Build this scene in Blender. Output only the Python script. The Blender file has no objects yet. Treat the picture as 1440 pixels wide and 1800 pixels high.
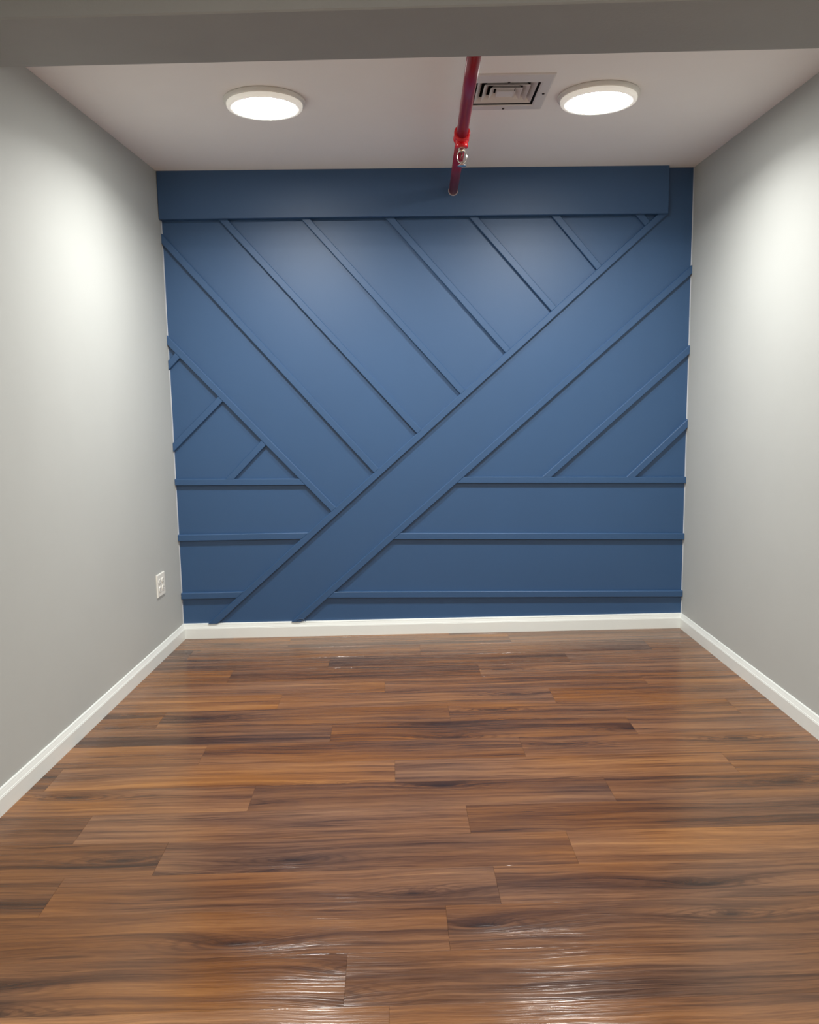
import bpy, math, random
from mathutils import Vector, Matrix

random.seed(7)
sc = bpy.context.scene
COL = sc.collection

# ------------------------------------------------------------------ camera, world, exposure
CAM_H = 1.3053
PITCH, ROLL, FPX = 0.1378, -0.0166, 1465.9
cp, sp, cr, sr = math.cos(PITCH), math.sin(PITCH), math.cos(ROLL), math.sin(ROLL)
Fv = Vector((0, cp, -sp)); U0 = Vector((0, sp, cp)); R0 = Vector((1, 0, 0))
Rv = R0 * cr + U0 * sr
Uv = U0 * cr - R0 * sr
cam_d = bpy.data.cameras.new('camera')
cam_d.sensor_fit = 'HORIZONTAL'; cam_d.sensor_width = 36.0
cam_d.lens = FPX / 1440.0 * 36.0
cam_d.clip_start = 0.02
cam = bpy.data.objects.new('camera', cam_d); COL.objects.link(cam)
M4 = Matrix(((Rv.x, Uv.x, -Fv.x, 0), (Rv.y, Uv.y, -Fv.y, 0), (Rv.z, Uv.z, -Fv.z, CAM_H), (0, 0, 0, 1)))
cam.matrix_world = M4
sc.camera = cam

world = bpy.data.worlds.new('world'); sc.world = world; world.use_nodes = True
world.node_tree.nodes['Background'].inputs[0].default_value = (0.5, 0.5, 0.5, 1)
world.node_tree.nodes['Background'].inputs[1].default_value = 0.02
sc.view_settings.view_transform = 'Standard'
sc.view_settings.look = 'None'
sc.view_settings.gamma = 1.0
sc.view_settings.use_curve_mapping = False
sc.view_settings.exposure = 0.12

LAMP = 20.0            # watts of each alcove lamp
LAMP_OUT = 35.0        # watts of each lamp of the outer room, behind the viewer
LAMP_SPREAD = math.radians(156)
LAMP_COL = (1.0, 0.985, 0.95)

# ------------------------------------------------------------------ room plan (metres)
H = 2.46
XL, AL = -1.254, 0.0362          # left wall  X = XL + AL*(Y-4.6)
XR, AR = 1.5083, -0.0173         # right wall X = XR + AR*(Y-4.6)
D, B = 4.5064, 0.0205            # back wall  Y = D + B*X
YR = -2.0                        # rear wall of the outer room
BEAM_Z = 2.25


def lx(y, off=0.0): return XL + off + AL * (y - 4.6)
def rx(y, off=0.0): return XR - off + AR * (y - 4.6)
def corner(side, off=0.0):
    x0, a = (XL + off, AL) if side == 'L' else (XR - off, AR)
    y = (D - off + B * (x0 - 4.6 * a)) / (1 - B * a)
    return x0 + a * (y - 4.6), y

# ------------------------------------------------------------------ helpers
def mesh_obj(name, verts, faces, mat, parent=None, smooth=False, mats=None, fm=None):
    me = bpy.data.meshes.new(name)
    me.from_pydata([tuple(v) for v in verts], [], faces)
    me.validate(); me.update()
    for m in (mats or [mat]): me.materials.append(m)
    if fm:
        for p, i in zip(me.polygons, fm): p.material_index = i
    if smooth:
        for p in me.polygons: p.use_smooth = True
    o = bpy.data.objects.new(name, me); COL.objects.link(o)
    if parent: o.parent = parent
    return o

def empty(name, loc=(0, 0, 0), rz=0.0):
    o = bpy.data.objects.new(name, None); COL.objects.link(o)
    o.location = loc; o.rotation_euler = (0, 0, rz); o.empty_display_size = 0.05
    return o

def tag(o, label=None, cat=None, group=None, kind=None):
    if label: o['label'] = label
    if cat: o['category'] = cat
    if group: o['group'] = group
    if kind: o['kind'] = kind
    return o

def fix_normals(o):
    import bmesh
    bm = bmesh.new(); bm.from_mesh(o.data)
    bmesh.ops.remove_doubles(bm, verts=bm.verts, dist=1e-6)
    bmesh.ops.recalc_face_normals(bm, faces=bm.faces)
    bm.to_mesh(o.data); bm.free(); o.data.update()
    return o

def prism(poly, z0, z1):
    n = len(poly)
    v = [(x, y, z0) for x, y in poly] + [(x, y, z1) for x, y in poly]
    f = [tuple(range(n))[::-1], tuple(range(n, 2 * n))] + [(i, (i + 1) % n, n + (i + 1) % n, n + i) for i in range(n)]
    return v, f

def join(parts):
    V, Fc = [], []
    for v, f in parts:
        k = len(V); V += list(v); Fc += [tuple(i + k for i in q) for q in f]
    return V, Fc

def box(x0, x1, y0, y1, z0, z1):
    return prism([(x0, y0), (x1, y0), (x1, y1), (x0, y1)], z0, z1)

def lathe(profile, seg=64, close_end=False):
    V, Fc = [], []
    for r, z in profile:
        for i in range(seg):
            a = 2 * math.pi * i / seg
            V.append((r * math.cos(a), r * math.sin(a), z))
    for k in range(len(profile) - 1):
        for i in range(seg):
            j = (i + 1) % seg
            Fc.append((k * seg + i, k * seg + j, (k + 1) * seg + j, (k + 1) * seg + i))
    if close_end:
        k = len(profile) - 1
        Fc.append(tuple(k * seg + i for i in range(seg)))
    return V, Fc

def tube(path, r, seg=12, cap=True):
    """round tube through 3D points; r a number or list"""
    V, Fc = [], []
    n = len(path); P = [Vector(p) for p in path]
    rr = r if isinstance(r, (list, tuple)) else [r] * n
    up = None
    for i in range(n):
        t = (P[min(i + 1, n - 1)] - P[max(i - 1, 0)]).normalized()
        if up is None:
            up = Vector((0, 0, 1)) if abs(t.z) < 0.9 else Vector((1, 0, 0))
        s = t.cross(up).normalized(); u = s.cross(t).normalized(); up = u
        for k in range(seg):
            a = 2 * math.pi * k / seg
            V.append(P[i] + (s * math.cos(a) + u * math.sin(a)) * rr[i])
    for i in range(n - 1):
        for k in range(seg):
            j = (k + 1) % seg
            Fc.append((i * seg + k, i * seg + j, (i + 1) * seg + j, (i + 1) * seg + k))
    if cap:
        Fc.append(tuple(range(seg))[::-1]); Fc.append(tuple((n - 1) * seg + k for k in range(seg)))
    return V, Fc

def clip(poly, nx, ny, c):
    """keep nx*x+ny*y >= c"""
    out = []
    for i in range(len(poly)):
        a, b = poly[i], poly[(i + 1) % len(poly)]
        da, db = nx * a[0] + ny * a[1] - c, nx * b[0] + ny * b[1] - c
        if da >= 0: out.append(a)
        if (da >= 0) != (db >= 0):
            t = da / (da - db); out.append((a[0] + t * (b[0] - a[0]), a[1] + t * (b[1] - a[1])))
    return out

# ------------------------------------------------------------------ materials
class NT:
    def __init__(s, name):
        s.m = bpy.data.materials.new(name); s.m.use_nodes = True
        s.t = s.m.node_tree; s.b = s.t.nodes['Principled BSDF']
    def n(s, ty, **kw):
        x = s.t.nodes.new(ty)
        for k, v in kw.items(): setattr(x, k, v)
        return x
    def l(s, a, b): s.t.links.new(a, b)
    def math(s, op, a, b=None, c=None, clamp=False):
        x = s.n('ShaderNodeMath', operation=op); x.use_clamp = clamp
        for i, q in enumerate((a, b, c)):
            if q is None: continue
            if isinstance(q, (int, float)): x.inputs[i].default_value = q
            else: s.l(q, x.inputs[i])
        return x.outputs[0]
    def mix(s, fac, a, b, mode='MIX'):
        x = s.n('ShaderNodeMix', data_type='RGBA', blend_type=mode)
        for i, q in ((0, fac), (6, a), (7, b)):
            if isinstance(q, (int, float)): x.inputs[i].default_value = q
            elif isinstance(q, tuple): x.inputs[i].default_value = (*q, 1) if len(q) == 3 else q
            else: s.l(q, x.inputs[i])
        return x.outputs[2]
    def ramp(s, fac, stops):
        x = s.n('ShaderNodeValToRGB'); e = x.color_ramp.elements
        while len(e) < len(stops): e.new(0.5)
        for q, (p, c) in zip(e, stops):
            q.position = p; q.color = (c, c, c, 1) if isinstance(c, (int, float)) else (*c, 1)
        s.l(fac, x.inputs[0]); return x.outputs[0]
    def maprange(s, v, a, b, c, d):
        x = s.n('ShaderNodeMapRange'); s.l(v, x.inputs[0])
        for i, q in enumerate((a, b, c, d)): x.inputs[i + 1].default_value = q
        return x.outputs[0]
    def noise(s, vec, scale, detail=3, rough=0.55, dist=0.0):
        x = s.n('ShaderNodeTexNoise'); s.l(vec, x.inputs['Vector'])
        x.inputs['Scale'].default_value = scale; x.inputs['Detail'].default_value = detail
        x.inputs['Roughness'].default_value = rough; x.inputs['Distortion'].default_value = dist
        return x.outputs['Fac']
    def vscale(s, vec, sx, sy, sz):
        x = s.n('ShaderNodeVectorMath', operation='MULTIPLY'); s.l(vec, x.inputs[0]); x.inputs[1].default_value = (sx, sy, sz)
        return x.outputs[0]

def simple(name, col, rough=0.5, metal=0.0, spec=None):
    g = NT(name); g.b.inputs['Base Color'].default_value = (*col, 1)
    g.b.inputs['Roughness'].default_value = rough; g.b.inputs['Metallic'].default_value = metal
    if spec is not None: g.b.inputs['Specular IOR Level'].default_value = spec
    return g.m

def paint(name, col, rough, bump=0.05, scale=260.0, var=0.04, spec=0.5):
    g = NT(name); co = g.n('ShaderNodeNewGeometry').outputs['Position']
    big = g.noise(co, 1.7, 4, 0.6)
    f = g.maprange(big, 0.3, 0.7, 1 - var, 1 + var)
    c = g.n('ShaderNodeVectorMath', operation='SCALE'); c.inputs[0].default_value = col; g.l(f, c.inputs['Scale'])
    g.l(c.outputs[0], g.b.inputs['Base Color'])
    g.b.inputs['Roughness'].default_value = rough; g.b.inputs['Specular IOR Level'].default_value = spec
    fine = g.noise(co, scale, 3, 0.6)
    mid = g.noise(co, 14.0, 2, 0.5)
    h = g.math('ADD', fine, g.math('MULTIPLY', mid, 1.5))
    bp = g.n('ShaderNodeBump'); bp.inputs['Strength'].default_value = bump; bp.inputs['Distance'].default_value = 0.002
    g.l(h, bp.inputs['Height']); g.l(bp.outputs[0], g.b.inputs['Normal'])
    return g.m

def wood():
    g = NT('walnut_plank')
    tc = g.n('ShaderNodeTexCoord').outputs['Object']
    rnd = g.n('ShaderNodeObjectInfo').outputs['Random']
    wn = g.n('ShaderNodeTexWhiteNoise', noise_dimensions='1D'); g.l(rnd, wn.inputs['W'])
    off = g.n('ShaderNodeVectorMath', operation='MULTIPLY'); g.l(wn.outputs['Color'], off.inputs[0]); off.inputs[1].default_value = (60, 40, 50)
    ad = g.n('ShaderNodeVectorMath', operation='ADD'); g.l(tc, ad.inputs[0]); g.l(off.outputs[0], ad.inputs[1])
    P = ad.outputs[0]
    sep = g.n('ShaderNodeSeparateXYZ'); g.l(P, sep.inputs[0])
    X, Y, Z = sep.outputs
    # slow wander of the grain
    w1 = g.noise(g.vscale(P, 1.6, 4.0, 1), 1.0, 2, 0.5)
    w2 = g.noise(g.vscale(P, 6.0, 14.0, 1), 1.0, 2, 0.5)
    Yw = g.math('ADD', Y, g.math('MULTIPLY', g.math('SUBTRACT', w1, 0.5), 0.055))
    Yw = g.math('ADD', Yw, g.math('MULTIPLY', g.math('SUBTRACT', w2, 0.5), 0.010))
    # knots: sparse cells that push the grain around them
    vs = g.n('ShaderNodeTexVoronoi', feature='F1', voronoi_dimensions='2D'); g.l(g.vscale(P, 1.25, 6.0, 0.0), vs.inputs['Vector']); vs.inputs['Scale'].default_value = 1.0
    kd = vs.outputs['Distance']
    kr = g.n('ShaderNodeSeparateColor'); g.l(vs.outputs['Color'], kr.inputs[0])
    pick = g.math('GREATER_THAN', kr.outputs[0], 0.62)
    kn = g.math('MULTIPLY', g.maprange(kd, 0.0, 0.42, 1.0, 0.0), pick)
    kn2 = g.math('POWER', kn, 2.0)
    Yk = g.math('ADD', Yw, g.math('MULTIPLY', kn2, 0.045))
    cb = g.n('ShaderNodeCombineXYZ'); g.l(X, cb.inputs[0]); g.l(Yk, cb.inputs[1]); g.l(Z, cb.inputs[2])
    Q = cb.outputs[0]
    band = g.noise(g.vscale(Q, 0.75, 19.0, 1), 1.0, 4, 0.55)
    vein = g.noise(g.vscale(Q, 1.6, 62.0, 1), 1.0, 6, 0.68)
    fine = g.noise(g.vscale(Q, 8.0, 300.0, 1), 1.0, 4, 0.7)
    pore = g.noise(g.vscale(Q, 22.0, 700.0, 1), 1.0, 2, 0.6)
    wash = g.noise(g.vscale(P, 1.1, 3.0, 1), 1.0, 3, 0.5)
    t = g.math('ADD', g.math('MULTIPLY', band, 0.62), g.math('MULTIPLY', vein, 0.55))
    t = g.math('ADD', t, g.math('MULTIPLY', fine, 0.26))
    t = g.math('ADD', t, g.math('MULTIPLY', wash, 0.18))
    t = g.math('SUBTRACT', t, g.math('MULTIPLY', kn2, 0.12))
    t = g.math('ADD', t, g.math('MULTIPLY', g.math('SUBTRACT', wn.outputs['Value'], 0.5), 0.09))
    t = g.maprange(t, 0.58, 1.02, 0.0, 1.0)
    col = g.ramp(t, [(0.0, (0.036, 0.014, 0.006)), (0.20, (0.082, 0.033, 0.013)), (0.40, (0.140, 0.059, 0.023)),
                     (0.60, (0.200, 0.086, 0.031)), (0.80, (0.260, 0.116, 0.041)), (1.0, (0.335, 0.158, 0.055))])
    bs = g.noise(g.vscale(Q, 0.9, 24.0, 1), 1.0, 5, 0.62, 0.3)
    col = g.mix(g.math('MULTIPLY', g.ramp(bs, [(0.30, 1.0), (0.45, 0.0)]), 0.75), col, (0.056, 0.022, 0.010))
    # growth rings round the knots and thin dark veins
    ring = g.math('SINE', g.math('ADD', g.math('MULTIPLY', kd, 95.0), g.math('MULTIPLY', vein, 16.0)))
    ring = g.math('MULTIPLY', g.maprange(ring, 0.0, 1.0, 0.0, 0.6), g.math('MULTIPLY', kn2, 2.2, clamp=True))
    col = g.mix(g.math('MINIMUM', ring, 0.6), col, (0.060, 0.025, 0.011))
    core = g.math('MULTIPLY', g.maprange(kd, 0.012, 0.07, 0.8, 0.0), pick)
    col = g.mix(g.math('MAXIMUM', core, 0.0), col, (0.022, 0.010, 0.006))
    v2 = g.noise(g.vscale(Q, 2.1, 46.0, 1), 1.0, 3, 0.6)
    ln = g.ramp(v2, [(0.30, 1.0), (0.37, 0.0)])
    col = g.mix(g.math('MULTIPLY', ln, 0.7), col, (0.050, 0.020, 0.009))
    col = g.mix(g.math('MULTIPLY', g.ramp(pore, [(0.30, 1.0), (0.42, 0.0)]), 0.28), col, (0.05, 0.023, 0.012))
    # some planks a little greyer, some redder
    hs = g.n('ShaderNodeHueSaturation'); g.l(col, hs.inputs['Color'])
    g.l(g.maprange(wash, 0.3, 0.7, 0.86, 1.08), hs.inputs['Saturation'])
    g.l(g.maprange(wn.outputs['Value'], 0, 1, 0.94, 1.08), hs.inputs['Value'])
    g.l(hs.outputs[0], g.b.inputs['Base Color'])
    g.l(g.maprange(fine, 0.3, 0.7, 0.13, 0.24), g.b.inputs['Roughness'])
    g.b.inputs['Specular IOR Level'].default_value = 0.5
    # brushed relief that runs along the plank
    r1 = g.noise(g.vscale(Q, 5.0, 420.0, 1), 1.0, 2, 0.6)
    r2 = g.noise(g.vscale(Q, 2.5, 130.0, 1), 1.0, 3, 0.5)
    hh = g.math('ADD', g.math('MULTIPLY', r1, 0.45), g.math('MULTIPLY', r2, 1.0))
    bp = g.n('ShaderNodeBump'); bp.inputs['Strength'].default_value = 0.34; bp.inputs['Distance'].default_value = 0.0022
    g.l(hh, bp.inputs['Height']); g.l(bp.outputs[0], g.b.inputs['Normal'])
    return g.m

def emit(name, strength, col=LAMP_COL):
    g = NT(name)
    g.b.inputs['Base Color'].default_value = (0.9, 0.9, 0.88, 1)
    g.b.inputs['Emission Color'].default_value = (*col, 1)
    g.b.inputs['Emission Strength'].default_value = strength
    g.b.inputs['Roughness'].default_value = 0.5
    return g.m

M = dict(
    grey=paint('grey_wall_paint', (0.485, 0.50, 0.478), 0.62, 0.06, 240, 0.02, 0.3),
    ceil=paint('white_ceiling_paint', (0.95, 0.915, 0.885), 0.8, 0.05, 200, 0.015, 0.2),
    beam=paint('grey_beam_paint', (0.315, 0.32, 0.31), 0.6, 0.25, 120, 0.06, 0.3),
    blue=paint('navy_wall_paint', (0.020, 0.076, 0.184), 0.50, 0.05, 260, 0.03, 0.8),
    white=simple('white_gloss_trim', (0.83, 0.86, 0.825), 0.3),
    caulk=simple('white_caulk', (0.62, 0.64, 0.66), 0.5),
    wood=wood(),
    sub=simple('dark_underlay', (0.03, 0.02, 0.015), 0.8),
    lamp_trim=simple('lamp_trim_white', (0.80, 0.78, 0.73), 0.35),
    lamp=emit('lamp_diffuser', 60.0), lamp_edge=emit('lit_acrylic_edge', 0.32, (1.0, 0.92, 0.78)),
    vent=simple('vent_enamel', (0.74, 0.70, 0.675), 0.45),
    duct=simple('dark_duct', (0.02, 0.018, 0.02), 0.8),
    screw=simple('dark_screw', (0.06, 0.05, 0.05), 0.5, 0.6),
    red=simple('red_pipe_paint', (0.27, 0.004, 0.020), 0.28),
    red2=simple('red_fitting_paint', (0.62, 0.008, 0.014), 0.22),
    chrome=simple('chrome', (0.86, 0.83, 0.74), 0.16, 1.0),
    bulb=simple('bulb_glass', (0.10, 0.03, 0.02), 0.1),
    plate=simple('outlet_plastic', (0.84, 0.83, 0.76), 0.35),
    slot=simple('outlet_slot', (0.05, 0.05, 0.045), 0.6),
)

# ------------------------------------------------------------------ structure
T = 0.10
cL, cR = corner('L'), corner('R')
def wall_strip(side):
    f = lx if side == 'L' else rx
    s = -1 if side == 'L' else 1
    ye = (cL if side == 'L' else cR)[1] + 0.12
    poly = [(f(YR - 0.1), YR - 0.1), (f(ye), ye), (f(ye) + s * T, ye), (f(YR - 0.1) + s * T, YR - 0.1)]
    return poly
for side, nm in (('L', 'wall_left'), ('R', 'wall_right')):
    v, f = prism(wall_strip(side), 0.0, H)
    o = fix_normals(mesh_obj(nm, v, f, M['grey']))
    tag(o, 'plain grey painted %s wall of the alcove' % ('left' if side == 'L' else 'right'), 'wall', kind='structure')
v, f = prism([(cL[0], cL[1]), (cR[0], cR[1]), (cR[0], cR[1] + 0.1), (cL[0], cL[1] + 0.1)], 0.0, H)
wall_back = tag(fix_normals(mesh_obj('wall_back', v, f, M['blue'])), 'navy blue accent wall with raised diagonal battens', 'wall', kind='structure')
v, f = box(lx(YR), rx(YR), YR - 0.1, YR, 0.0, H)
tag(fix_normals(mesh_obj('wall_rear', v, f, M['grey'])), 'grey rear wall of the outer room behind the viewer', 'wall', kind='structure')

# ceiling slab with the duct opening left out
VX, VY, VO = 0.396, 3.415, 0.122           # vent centre and half opening
xa, xb, ya, yb = lx(YR) - T, rx(YR) + T, YR - 0.1, 4.68
parts = [box(xa, xb, ya, VY - VO, H, H + 0.14), box(xa, xb, VY + VO, yb, H, H + 0.14),
         box(xa, VX - VO, VY - VO, VY + VO, H, H + 0.14), box(VX + VO, xb, VY - VO, VY + VO, H, H + 0.14)]
v, f = join(parts)
tag(mesh_obj('ceiling', v, f, M['ceil']), 'flat off-white ceiling with two round lights', 'ceiling', kind='structure')

# dropped beam across the mouth of the alcove
fa = lambda x: 2.508 - 0.0165 * x
na = lambda x: 2.199 - 0.024 * x
def yhit(fn, side):
    y = 2.4
    for _ in range(20): y = fn(lx(y) if side == 'L' else rx(y))
    return (lx(y) if side == 'L' else rx(y)), y
bp_ = [yhit(na, 'L'), yhit(na, 'R'), yhit(fa, 'R'), yhit(fa, 'L')]
c_ = 0.004
lowp = [(bp_[0][0], bp_[0][1] + c_), (bp_[1][0], bp_[1][1] + c_), (bp_[2][0], bp_[2][1] - c_), (bp_[3][0], bp_[3][1] - c_)]
V = [(x, y, BEAM_Z) for x, y in lowp] + [(x, y, BEAM_Z + c_) for x, y in bp_] + [(x, y, H) for x, y in bp_]
Fc = [(3, 2, 1, 0), (8, 9, 10, 11)] + [(k + i, k + (i + 1) % 4, k + 4 + (i + 1) % 4, k + 4 + i) for k in (0, 4) for i in range(4)]
tag(fix_normals(mesh_obj('ceiling_beam', V, Fc, M['beam'])), 'dropped grey beam crossing the top of the picture', 'beam', kind='structure')

# floor: underlay slab with planks as children
v, f = box(lx(YR) - T, rx(YR) + T, YR - 0.1, 4.70, -0.12, -0.008)
floor = tag(fix_normals(mesh_obj('floor', v, f, M['sub'])), 'glossy brown walnut plank floor running across the room', 'floor', kind='structure')
ROW, R00, PL = 0.176, 1.818, 1.19
JOINT = {-1: -.127, 0: .117, 1: .262, 2: .503, 3: .217, 4: -.484, 5: -.009, 6: .468, 7: -.258, 8: .219, 9: -.507,
         10: -.05, 11: .402, 12: -.330, 13: .13, 14: -.57, 15: .3}
th = math.atan(B)
ct, st = math.cos(th), math.sin(th)
GAP = 0.00015
def to_world(u, w): return (u * ct - w * st, u * st + w * ct)
for k in range(-22, 16):
    # rows are strips in coordinates turned with the back wall: w = (Y - B X) * ct
    w0, w1 = (R00 + ROW * k) * ct, (R00 + ROW * (k + 1)) * ct
    j0 = JOINT.get(k, random.uniform(0, PL))
    for i in range(-3, 4):
        u0, u1 = j0 / ct + i * PL, j0 / ct + (i + 1) * PL
        def shape(ins):
            pl = [(u0 + ins, w0 + ins), (u1 - ins, w0 + ins), (u1 - ins, w1 - ins), (u0 + ins, w1 - ins)]
            # clip at the walls, 3 mm short (under the baseboards)
            for x0, a, s in ((XL + 0.003, AL, 1), (XR - 0.003, AR, -1)):
                # s*(X - a*Y) >= s*(x0 - 4.6 a)
                nx, ny = s * (ct - a * st), s * (-st - a * ct)
                pl = clip(pl, nx, ny, s * (x0 - 4.6 * a))
                if len(pl) < 3: return []
            pl = clip(pl, 0, -1, -(D - 0.003) * ct)
            if len(pl) < 3: return []
            pl = clip(pl, st, ct, YR)          # rear wall
            return pl
        lo = shape(GAP); hi = shape(GAP + 0.0003)
        if len(lo) < 3 or len(lo) != len(hi): continue
        if max(p[0] for p in lo) - min(p[0] for p in lo) < 0.02 or max(p[1] for p in lo) - min(p[1] for p in lo) < 0.01: continue
        um, wm = (u0 + u1) / 2, (w0 + w1) / 2
        n = len(lo)
        V = [(x - um, y - wm, -0.008) for x, y in lo] + [(x - um, y - wm, -0.0003) for x, y in lo] + [(x - um, y - wm, 0.0) for x, y in hi]
        Fc = [tuple(range(2 * n, 3 * n))] + [(q * n + a, q * n + (a + 1) % n, q * n + n + (a + 1) % n, q * n + n + a) for q in (0, 1) for a in range(n)]
        o = mesh_obj('plank', V, Fc, M['wood'], floor)
        o.location = (*to_world(um, wm), 0.0); o.rotation_euler = (0, 0, th)

# baseboards: one moulded profile swept along each wall (depth from wall, height)
PROF = [(0.0, 0.0), (0.013, 0.0), (0.013, 0.0555), (0.0118, 0.0575), (0.0118, 0.0600), (0.0100, 0.0615), (0.0062, 0.0745),
        (0.0052, 0.0750), (0.0052, 0.0765), (0.0062, 0.0775), (0.0045, 0.0815), (0.0025, 0.0830), (0.0, 0.0830)]
def sweep(name, ends, label):
    V, Fc = [], []
    n = len(PROF)
    for e in ends:
        for d, z in PROF: V.append((*e(d), z))
    for i in range(n):
        j = (i + 1) % n; Fc.append((i, j, n + j, n + i))
    Fc += [tuple(range(n))[::-1], tuple(range(n, 2 * n))]
    o = fix_normals(mesh_obj(name, V, Fc, M['white']))
    return tag(o, label, 'baseboard', kind='structure')
def corner2(side, ds, db):
    x0, a = (XL + ds, AL) if side == 'L' else (XR - ds, AR)
    y = (D - db + B * (x0 - 4.6 * a)) / (1 - B * a)
    return x0 + a * (y - 4.6), y
fur = lambda d: d + 0.007 if d > 0 else 0.0     # the back board stands on the panel's furring
sweep('baseboard_back', (lambda d: corner2('L', d, fur(d)), lambda d: corner2('R', d, fur(d))), 'white moulded baseboard below the navy wall')
sweep('baseboard_left', (lambda d: (lx(YR, d), YR), lambda d: corner2('L', d, fur(d))), 'white moulded baseboard along the left grey wall')
sweep('baseboard_right', (lambda d: corner2('R', d, fur(d)), lambda d: (rx(YR, d), YR)), 'white moulded baseboard along the right grey wall')

# ------------------------------------------------------------------ navy wall: bulkhead and battens
def wp(u, z, off): return (u, D + B * u - off, z)
LEFT, RIGHT = cL[0] + 0.0008, cR[0] - 0.0008
# boxed bulkhead under the ceiling
BT = 0.046
u0, u1, zb = LEFT + 0.0002, 1.368, 2.223
bx = 0.0025
def ring(us, ue, z0, z1, off): return [wp(us, z0, off), wp(ue, z0, off), wp(ue, z1, off), wp(us, z1, off)]
V = ring(u0, u1, zb, H - 0.0005, 0.0) + ring(u0, u1, zb, H - 0.0005, BT - bx) + ring(u0, u1 - bx, zb + bx, H - 0.0005, BT)
Fc = [(0, 1, 2, 3), (8, 9, 10, 11)] + [(k + i, k + (i + 1) % 4, k + 4 + (i + 1) % 4, k + 4 + i) for k in (0, 4) for i in range(4)]
fix_normals(mesh_obj('bulkhead', V, Fc, M['blue'], wall_back))

BW, BTH, CH = 0.0345, 0.0195, 0.0024
SEG = dict(
    A1=((-1.246, 2.120), (-0.177, 0.913)), A0=((-1.252, 1.612), (-0.413, 0.707)), A2=((-0.934, 2.221), (0.056, 1.122)),
    A3=((-0.507, 2.217), (0.291, 1.328)), A4=((-0.069, 2.214), (0.533, 1.541)), A5=((0.364, 2.215), (0.774, 1.756)),
    A6=((0.791, 2.218), (1.012, 1.964)), A7=((1.229, 2.221), (1.264, 2.183)),
    D1=((-1.084, 0.091), (1.342, 2.221)), D2=((-0.612, 0.103), (1.510, 1.944)),
    R1=((1.503, 1.523), (0.746, 0.858)), R2=((1.502, 1.129), (1.209, 0.853)),
    H1=((0.286, 0.852), (1.502, 0.829)), H2=((-0.064, 0.551), (1.498, 0.517)), H3=((-0.439, 0.231), (1.501, 0.195)),
    L1=((-1.256, 0.868), (-0.577, 0.858)), L2=((-1.254, 0.564), (-0.574, 0.563)), L3=((-1.260, 0.241), (-0.943, 0.242)),
    S1=((-1.208, 1.538), (-1.252, 1.494)), S2=((-0.992, 1.309), (-1.253, 1.059)), S3=((-0.776, 1.070), (-0.954, 0.890)))
def edge(nm, side):
    """half-plane outside batten nm: side +1 keeps what lies above it, -1 what lies below"""
    (x0, y0), (x1, y1) = SEG[nm]
    if x1 < x0: x0, y0, x1, y1 = x1, y1, x0, y0
    L = math.hypot(x1 - x0, y1 - y0); nx, ny = -(y1 - y0) / L, (x1 - x0) / L
    c = nx * x0 + ny * y0
    return (nx, ny, c + BW / 2) if side > 0 else (-nx, -ny, -c + BW / 2)
WALL = [(1, 0, LEFT), (-1, 0, -RIGHT), (0, 1, 0.0832), (0, -1, -zb)]
CUTS = {}
for q in ('A0', 'A1', 'A2', 'A3', 'A4', 'A5', 'A6', 'A7', 'L2', 'L3'): CUTS[q] = [edge('D1', 1)]
for q in ('S1', 'S2', 'L1'): CUTS[q] = [edge('A0', -1)]
CUTS['S3'] = [edge('A0', -1), edge('L1', 1)]
for q in ('H1', 'H2', 'H3'): CUTS[q] = [edge('D2', -1)]
for q in ('R1', 'R2'): CUTS[q] = [edge('H1', 1)]
for nm, ((x0, y0), (x1, y1)) in SEG.items():
    L = math.hypot(x1 - x0, y1 - y0); dx, dy = (x1 - x0) / L, (y1 - y0) / L
    def strip(w):
        e = 0.12
        a, b = (x0 - dx * e, y0 - dy * e), (x1 + dx * e, y1 + dy * e)
        pl = [(a[0] + dy * w / 2, a[1] - dx * w / 2), (b[0] + dy * w / 2, b[1] - dx * w / 2),
              (b[0] - dy * w / 2, b[1] + dx * w / 2), (a[0] - dy * w / 2, a[1] + dx * w / 2)]
        for h in WALL + CUTS.get(nm, []): pl = clip(pl, *h)
        return pl
    lo, hi = strip(BW), strip(BW - 2 * CH)
    n = len(lo)
    if len(hi) == n:
        V = [wp(*p, 0.0) for p in lo] + [wp(*p, BTH - CH) for p in lo] + [wp(*p, BTH) for p in hi]
        Fc = [tuple(range(2 * n, 3 * n))] + [(q * n + a, q * n + (a + 1) % n, q * n + n + (a + 1) % n, q * n + n + a) for q in (0, 1) for a in range(n)]
    else:
        V = [wp(*p, 0.0) for p in lo] + [wp(*p, BTH) for p in lo]
        Fc = [tuple(range(n, 2 * n))] + [(a, (a + 1) % n, n + (a + 1) % n, n + a) for a in range(n)]
    fix_normals(mesh_obj('batten', V, Fc, M['blue'], wall_back))

# slim bead of white caulk down each corner of the navy wall
for side in ('L', 'R'):
    x, y = corner(side); s = 1 if side == 'L' else -1; a = AL if side == 'L' else AR
    z0, z1 = 0.0832, (zb if side == 'L' else H)
    tri = [(x, y), (x + s * 0.0025, y + B * s * 0.0025), (x - a * 0.008, y - 0.008)]
    v, f = prism(tri, z0, z1)
    fix_normals(mesh_obj('caulk_bead', v, f, M['caulk'], wall_back))
# curl of dried caulk where the lower diagonal meets the baseboard
pts = []
for i in range(13):
    a = math.pi * i / 12
    pts.append(wp(-0.608 + 0.024 * math.cos(a), 0.0845 + 0.017 * math.sin(a), 0.0215))
v, f = tube(pts, 0.0016, 6)
mesh_obj('caulk_curl', v, f, M['blue'], wall_back, True)

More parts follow.
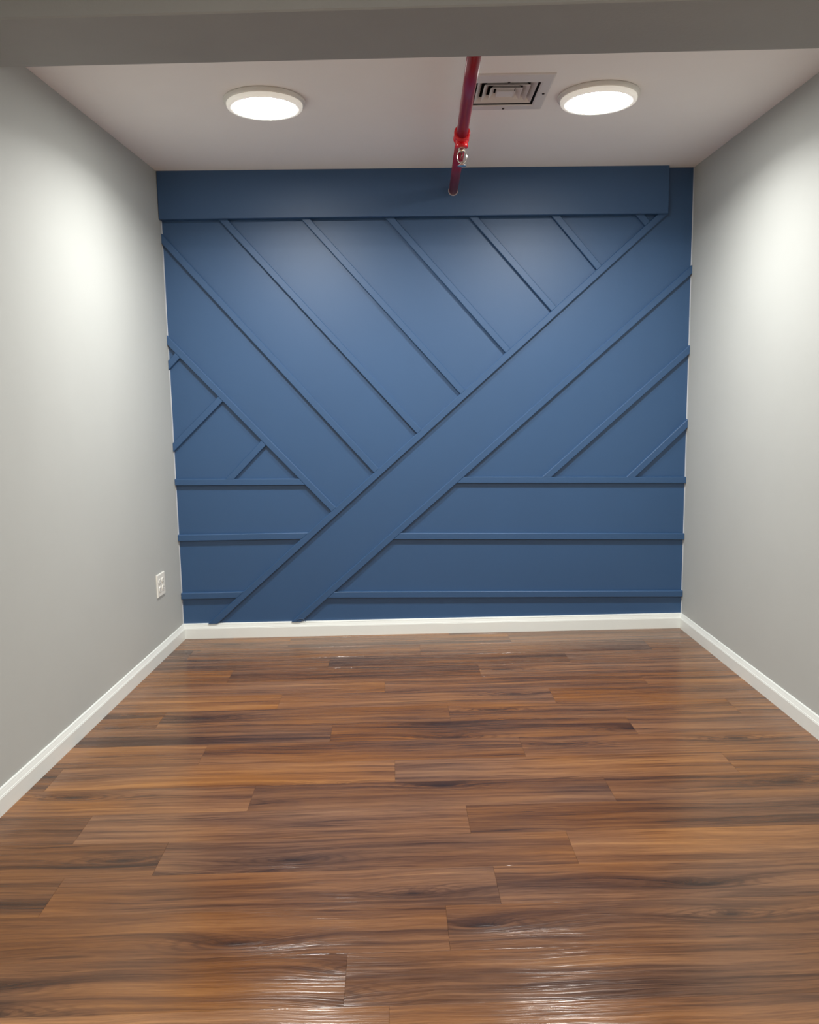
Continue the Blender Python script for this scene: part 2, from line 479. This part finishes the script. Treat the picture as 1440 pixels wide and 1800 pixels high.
# ------------------------------------------------------------------ ceiling lights
def ceiling_light(loc, label, watts, group, spread):
    r = empty('ceiling_light', loc)
    tag(r, label, 'ceiling light', group)
    v, f = lathe([(0.150, 0.0), (0.1570, -0.0008), (0.1585, -0.004), (0.1580, -0.010), (0.1555, -0.0145), (0.1500, -0.0165), (0.1475, -0.0170)], 72)
    mesh_obj('base_ring', v, f, M['lamp_trim'], r, True)
    v, f = lathe([(0.1475, -0.0165), (0.1478, -0.0215), (0.1468, -0.0270), (0.1430, -0.0310), (0.1360, -0.0330), (0.1290, -0.0325), (0.1225, -0.0300)], 72)
    mesh_obj('lens_edge', v, f, M['lamp_edge'], r, True)
    v, f = lathe([(0.1232, -0.0295), (0.1225, -0.0320), (0.1190, -0.0332), (0.1000, -0.0342), (0.060, -0.0346), (0.02, -0.0347)], 72, True)
    d = mesh_obj('diffuser', v, f, M['lamp'], r, True)
    d['label'] = 'glowing white round diffuser'
    ld = bpy.data.lights.new('lamp_light', 'AREA'); ld.shape = 'DISK'; ld.size = 0.236
    ld.energy = watts; ld.color = LAMP_COL; ld.spread = spread
    lo = bpy.data.objects.new('lamp_light', ld); COL.objects.link(lo); lo.parent = r; lo.location = (0, 0, -0.0356)
    return r
ceiling_light((-0.540, 3.450, H), 'lit round white ceiling light nearest the left wall', LAMP, 'round ceiling lights in the alcove', LAMP_SPREAD)
ceiling_light((0.766, 3.450, H), 'lit round white ceiling light beside the air vent', LAMP, 'round ceiling lights in the alcove', LAMP_SPREAD)
for x_, sd in ((-0.54, 'left'), (0.78, 'right')):
    ceiling_light((x_, -0.25, H), 'round ceiling light of the outer room nearest its %s wall' % sd, LAMP_OUT, 'round ceiling lights of the outer room', math.pi)

# ------------------------------------------------------------------ air vent
vent = tag(empty('air_vent', (VX, VY, H)), 'square off-white ceiling air vent with nested louvres', 'air vent')
def sq(hx, hy, z, cx=0, cy=0): return [(cx - hx, cy - hy, z), (cx + hx, cy - hy, z), (cx + hx, cy + hy, z), (cx - hx, cy + hy, z)]
def rings(lst, closed=True):
    V = [p for r in lst for p in r]; Fc = []
    m = len(lst)
    for k in range(m if closed else m - 1):
        a, b = k * 4, ((k + 1) % m) * 4
        for i in range(4): Fc.append((a + i, a + (i + 1) % 4, b + (i + 1) % 4, b + i))
    return V, Fc
FX, FY = 0.165, 0.190
v, f = rings([sq(FX, FY, 0.0, 0, -0.012), sq(FX, FY, -0.003, 0, -0.012), sq(FX - .006, FY - .006, -0.0055, 0, -0.012), sq(VO + .006, VO + .006, -0.0065), sq(VO, VO, -0.004), sq(VO, VO, 0.0)])
fix_normals(mesh_obj('frame', v, f, M['vent'], vent))
v, f = rings([sq(VO - .0005, VO - .0005, -0.002), sq(VO - .0005, VO - .0005, 0.13)], False)
f.append((4, 5, 6, 7))
mesh_obj('duct', v, f, M['duct'], vent)
for a, dz in ((0.1130, 0.009), (0.0870, 0.007), (0.0610, 0.005)):
    t_ = 0.0012
    v, f = rings([sq(a, a, dz - 0.0075), sq(a - .0003, a - .0003, dz - 0.0088), sq(a - .0017, a - .0017, dz - 0.0088), sq(a - .020, a - .020, dz + 0.010), sq(a - .020 + t_, a - .020 + t_, dz + 0.0108)])
    fix_normals(mesh_obj('louvre', v, f, M['vent'], vent))
a = 0.0355
v, f = rings([sq(a, a, -0.0050), sq(a - .002, a - .002, -0.0062), sq(a - .004, a - .004, -0.0035), sq(a - .001, a - .001, 0.012)], False)
f += [(8, 9, 10, 11), (12, 13, 14, 15)]
mesh_obj('centre_plate', v, f, M['vent'], vent)
for sx, sy in ((0.0, -0.131), (0.010, 0.154), (0.147, -0.007), (-0.147, -0.007)):
    v, f = lathe([(0.0052, -0.004), (0.0050, -0.0085), (0.0030, -0.0098)], 14, True)
    o = mesh_obj('screw', v, f, M['screw'], vent, True); o.location = (sx, sy, 0)

# ------------------------------------------------------------------ sprinkler pipe
PZ, PR = 2.347, 0.0225
yb0 = fa(0.222); x_b = 0.2195
xe = 0.2515; ye = D + B * xe - BT
pipe_dir = Vector((xe - x_b, ye - yb0, 0)).normalized()
TY = 3.555
TX = x_b + (xe - x_b) * (TY - yb0) / (ye - yb0)
rot = -math.atan2(pipe_dir.x, pipe_dir.y)
pipe = tag(empty('sprinkler_pipe', (TX, TY, PZ), rot), 'red sprinkler pipe running under the ceiling to the navy wall', 'pipe')
y0, y1 = -(TY - yb0), (ye - TY)
def cyl(name, prof, mat, parent, smooth=True, seg=28):
    """profile of (radius, y) turned about the pipe axis"""
    V, Fc = lathe(prof, seg)
    V = [(x, z, y) for x, y, z in V]
    n = len(prof)
    Fc.append(tuple(range(seg))); Fc.append(tuple((n - 1) * seg + i for i in range(seg)))
    o = fix_normals(mesh_obj(name, V, Fc, mat, parent))
    for p in o.data.polygons: p.use_smooth = len(p.vertices) == 4
    return o
cyl('pipe_section', [(PR, y0 + 0.0005), (PR, -0.030)], M['red'], pipe)
cyl('pipe_section', [(PR, 0.030), (PR, y1 - 0.0005)], M['red'], pipe)
tee = cyl('tee_fitting', [(0.0235, -0.044), (0.0310, -0.043), (0.0325, -0.040), (0.0325, -0.028), (0.0305, -0.024), (0.0290, -0.018),
                          (0.0290, 0.018), (0.0305, 0.024), (0.0325, 0.028), (0.0325, 0.040), (0.0310, 0.043), (0.0235, 0.044)], M['red2'], pipe)
v, f = lathe([(0.0240, -0.006), (0.0240, -0.030), (0.0262, -0.032), (0.0262, -0.044), (0.0245, -0.046), (0.0130, -0.046)], 28, True)
o = mesh_obj('outlet_socket', v, f, M['red2'], tee, True)
v, f = lathe([(PR - 0.001, -0.0035), (PR + 0.0022, -0.0035), (PR + 0.0030, -0.0018), (PR + 0.0030, 0.0)], 28)
o = mesh_obj('caulk_ring', [(x, z + y1 - 0.0005, y) for x, y, z in v], f, simple('pale_caulk', (0.55, 0.45, 0.45), 0.5), pipe, True)
# pendent sprinkler head screwed into the tee
head = empty('sprinkler_head', (0, 0, -0.046)); head.parent = pipe
head['label'] = 'chrome pendent sprinkler head'
v, f = lathe([(0.0125, 0.002), (0.0125, -0.003), (0.0155, -0.004), (0.0155, -0.011), (0.0120, -0.013), (0.0085, -0.016), (0.005, -0.0165)], 6, True)
mesh_obj('hex_base', v, f, M['chrome'], head)
arms = []
for s in (-1, 1):
    pth = []
    for i in range(13):
        a = math.pi * i / 12
        pth.append((s * (0.0055 + 0.0130 * math.sin(a)), 0, -0.012 - 0.046 * (1 - math.cos(a)) / 2))
    arms.append(tube(pth, 0.0026, 8))
v, f = join(arms)
mesh_obj('frame_arms', v, f, M['chrome'], head, True)
v, f = lathe([(0.0012, -0.016), (0.0030, -0.019), (0.0033, -0.030), (0.0030, -0.046), (0.0014, -0.050)], 12, True)
mesh_obj('bulb', v, f, M['bulb'], head, True)
v, f = lathe([(0.004, -0.054), (0.0065, -0.057), (0.0068, -0.063), (0.009, -0.065), (0.0180, -0.0695), (0.0182, -0.0712), (0.010, -0.0690), (0.004, -0.0685)], 20, True)
mesh_obj('deflector', v, f, M['chrome'], head, True)

# ------------------------------------------------------------------ wall outlet
OY, OZ = 4.141, 0.381
ang = -math.atan(AL)
outlet = tag(empty('wall_outlet', (lx(OY), OY, OZ), ang), 'white double-gang power outlet low on the left wall', 'outlet')
# local: x out of the wall, y along it, z up
def face(hy, hz, d, cy=0, cz=0): return [(d, cy - hy, cz - hz), (d, cy + hy, cz - hz), (d, cy + hy, cz + hz), (d, cy - hy, cz + hz)]
v, f = rings([face(.058, .058, 0.0004), face(.058, .058, 0.003), face(.0545, .0545, 0.0068)], False); f += [(8, 9, 10, 11), (0, 1, 2, 3)]
fix_normals(mesh_obj('cover_plate', v, f, M['plate'], outlet))
for cy in (-0.023, 0.023):
    for cz in (-0.0195, 0.0195):
        n = 20
        lo, hi = [], []
        for i in range(n):
            a = 2 * math.pi * i / n
            yy = 0.0172 * math.cos(a); zz = max(-0.0135, min(0.0135, 0.0172 * math.sin(a)))
            lo.append((0.0068, cy + yy, cz + zz)); hi.append((0.0092, cy + yy * 0.95, cz + zz * 0.95))
        V = lo + hi
        Fc = [tuple(range(n, 2 * n))] + [(i, (i + 1) % n, n + (i + 1) % n, n + i) for i in range(n)]
        rc = fix_normals(mesh_obj('receptacle', V, Fc, M['plate'], outlet))
        for sy_, sz_, hy, hz in ((-0.0063, 0.003, 0.0011, 0.0042), (0.0063, 0.003, 0.0011, 0.0036), (0.0, -0.0075, 0.0024, 0.0024)):
            v, f = rings([face(hy, hz, 0.0090, cy + sy_, cz + sz_), face(hy, hz, 0.00945, cy + sy_, cz + sz_)], False); f.append((4, 5, 6, 7))
            mesh_obj('slot', v, f, M['slot'], rc)
    v, f = lathe([(0.0034, 0.0066), (0.0034, 0.0078), (0.0020, 0.0086)], 12, True)
    mesh_obj('plate_screw', [(z, x + cy, y) for x, y, z in v], f, M['plate'], outlet, True)
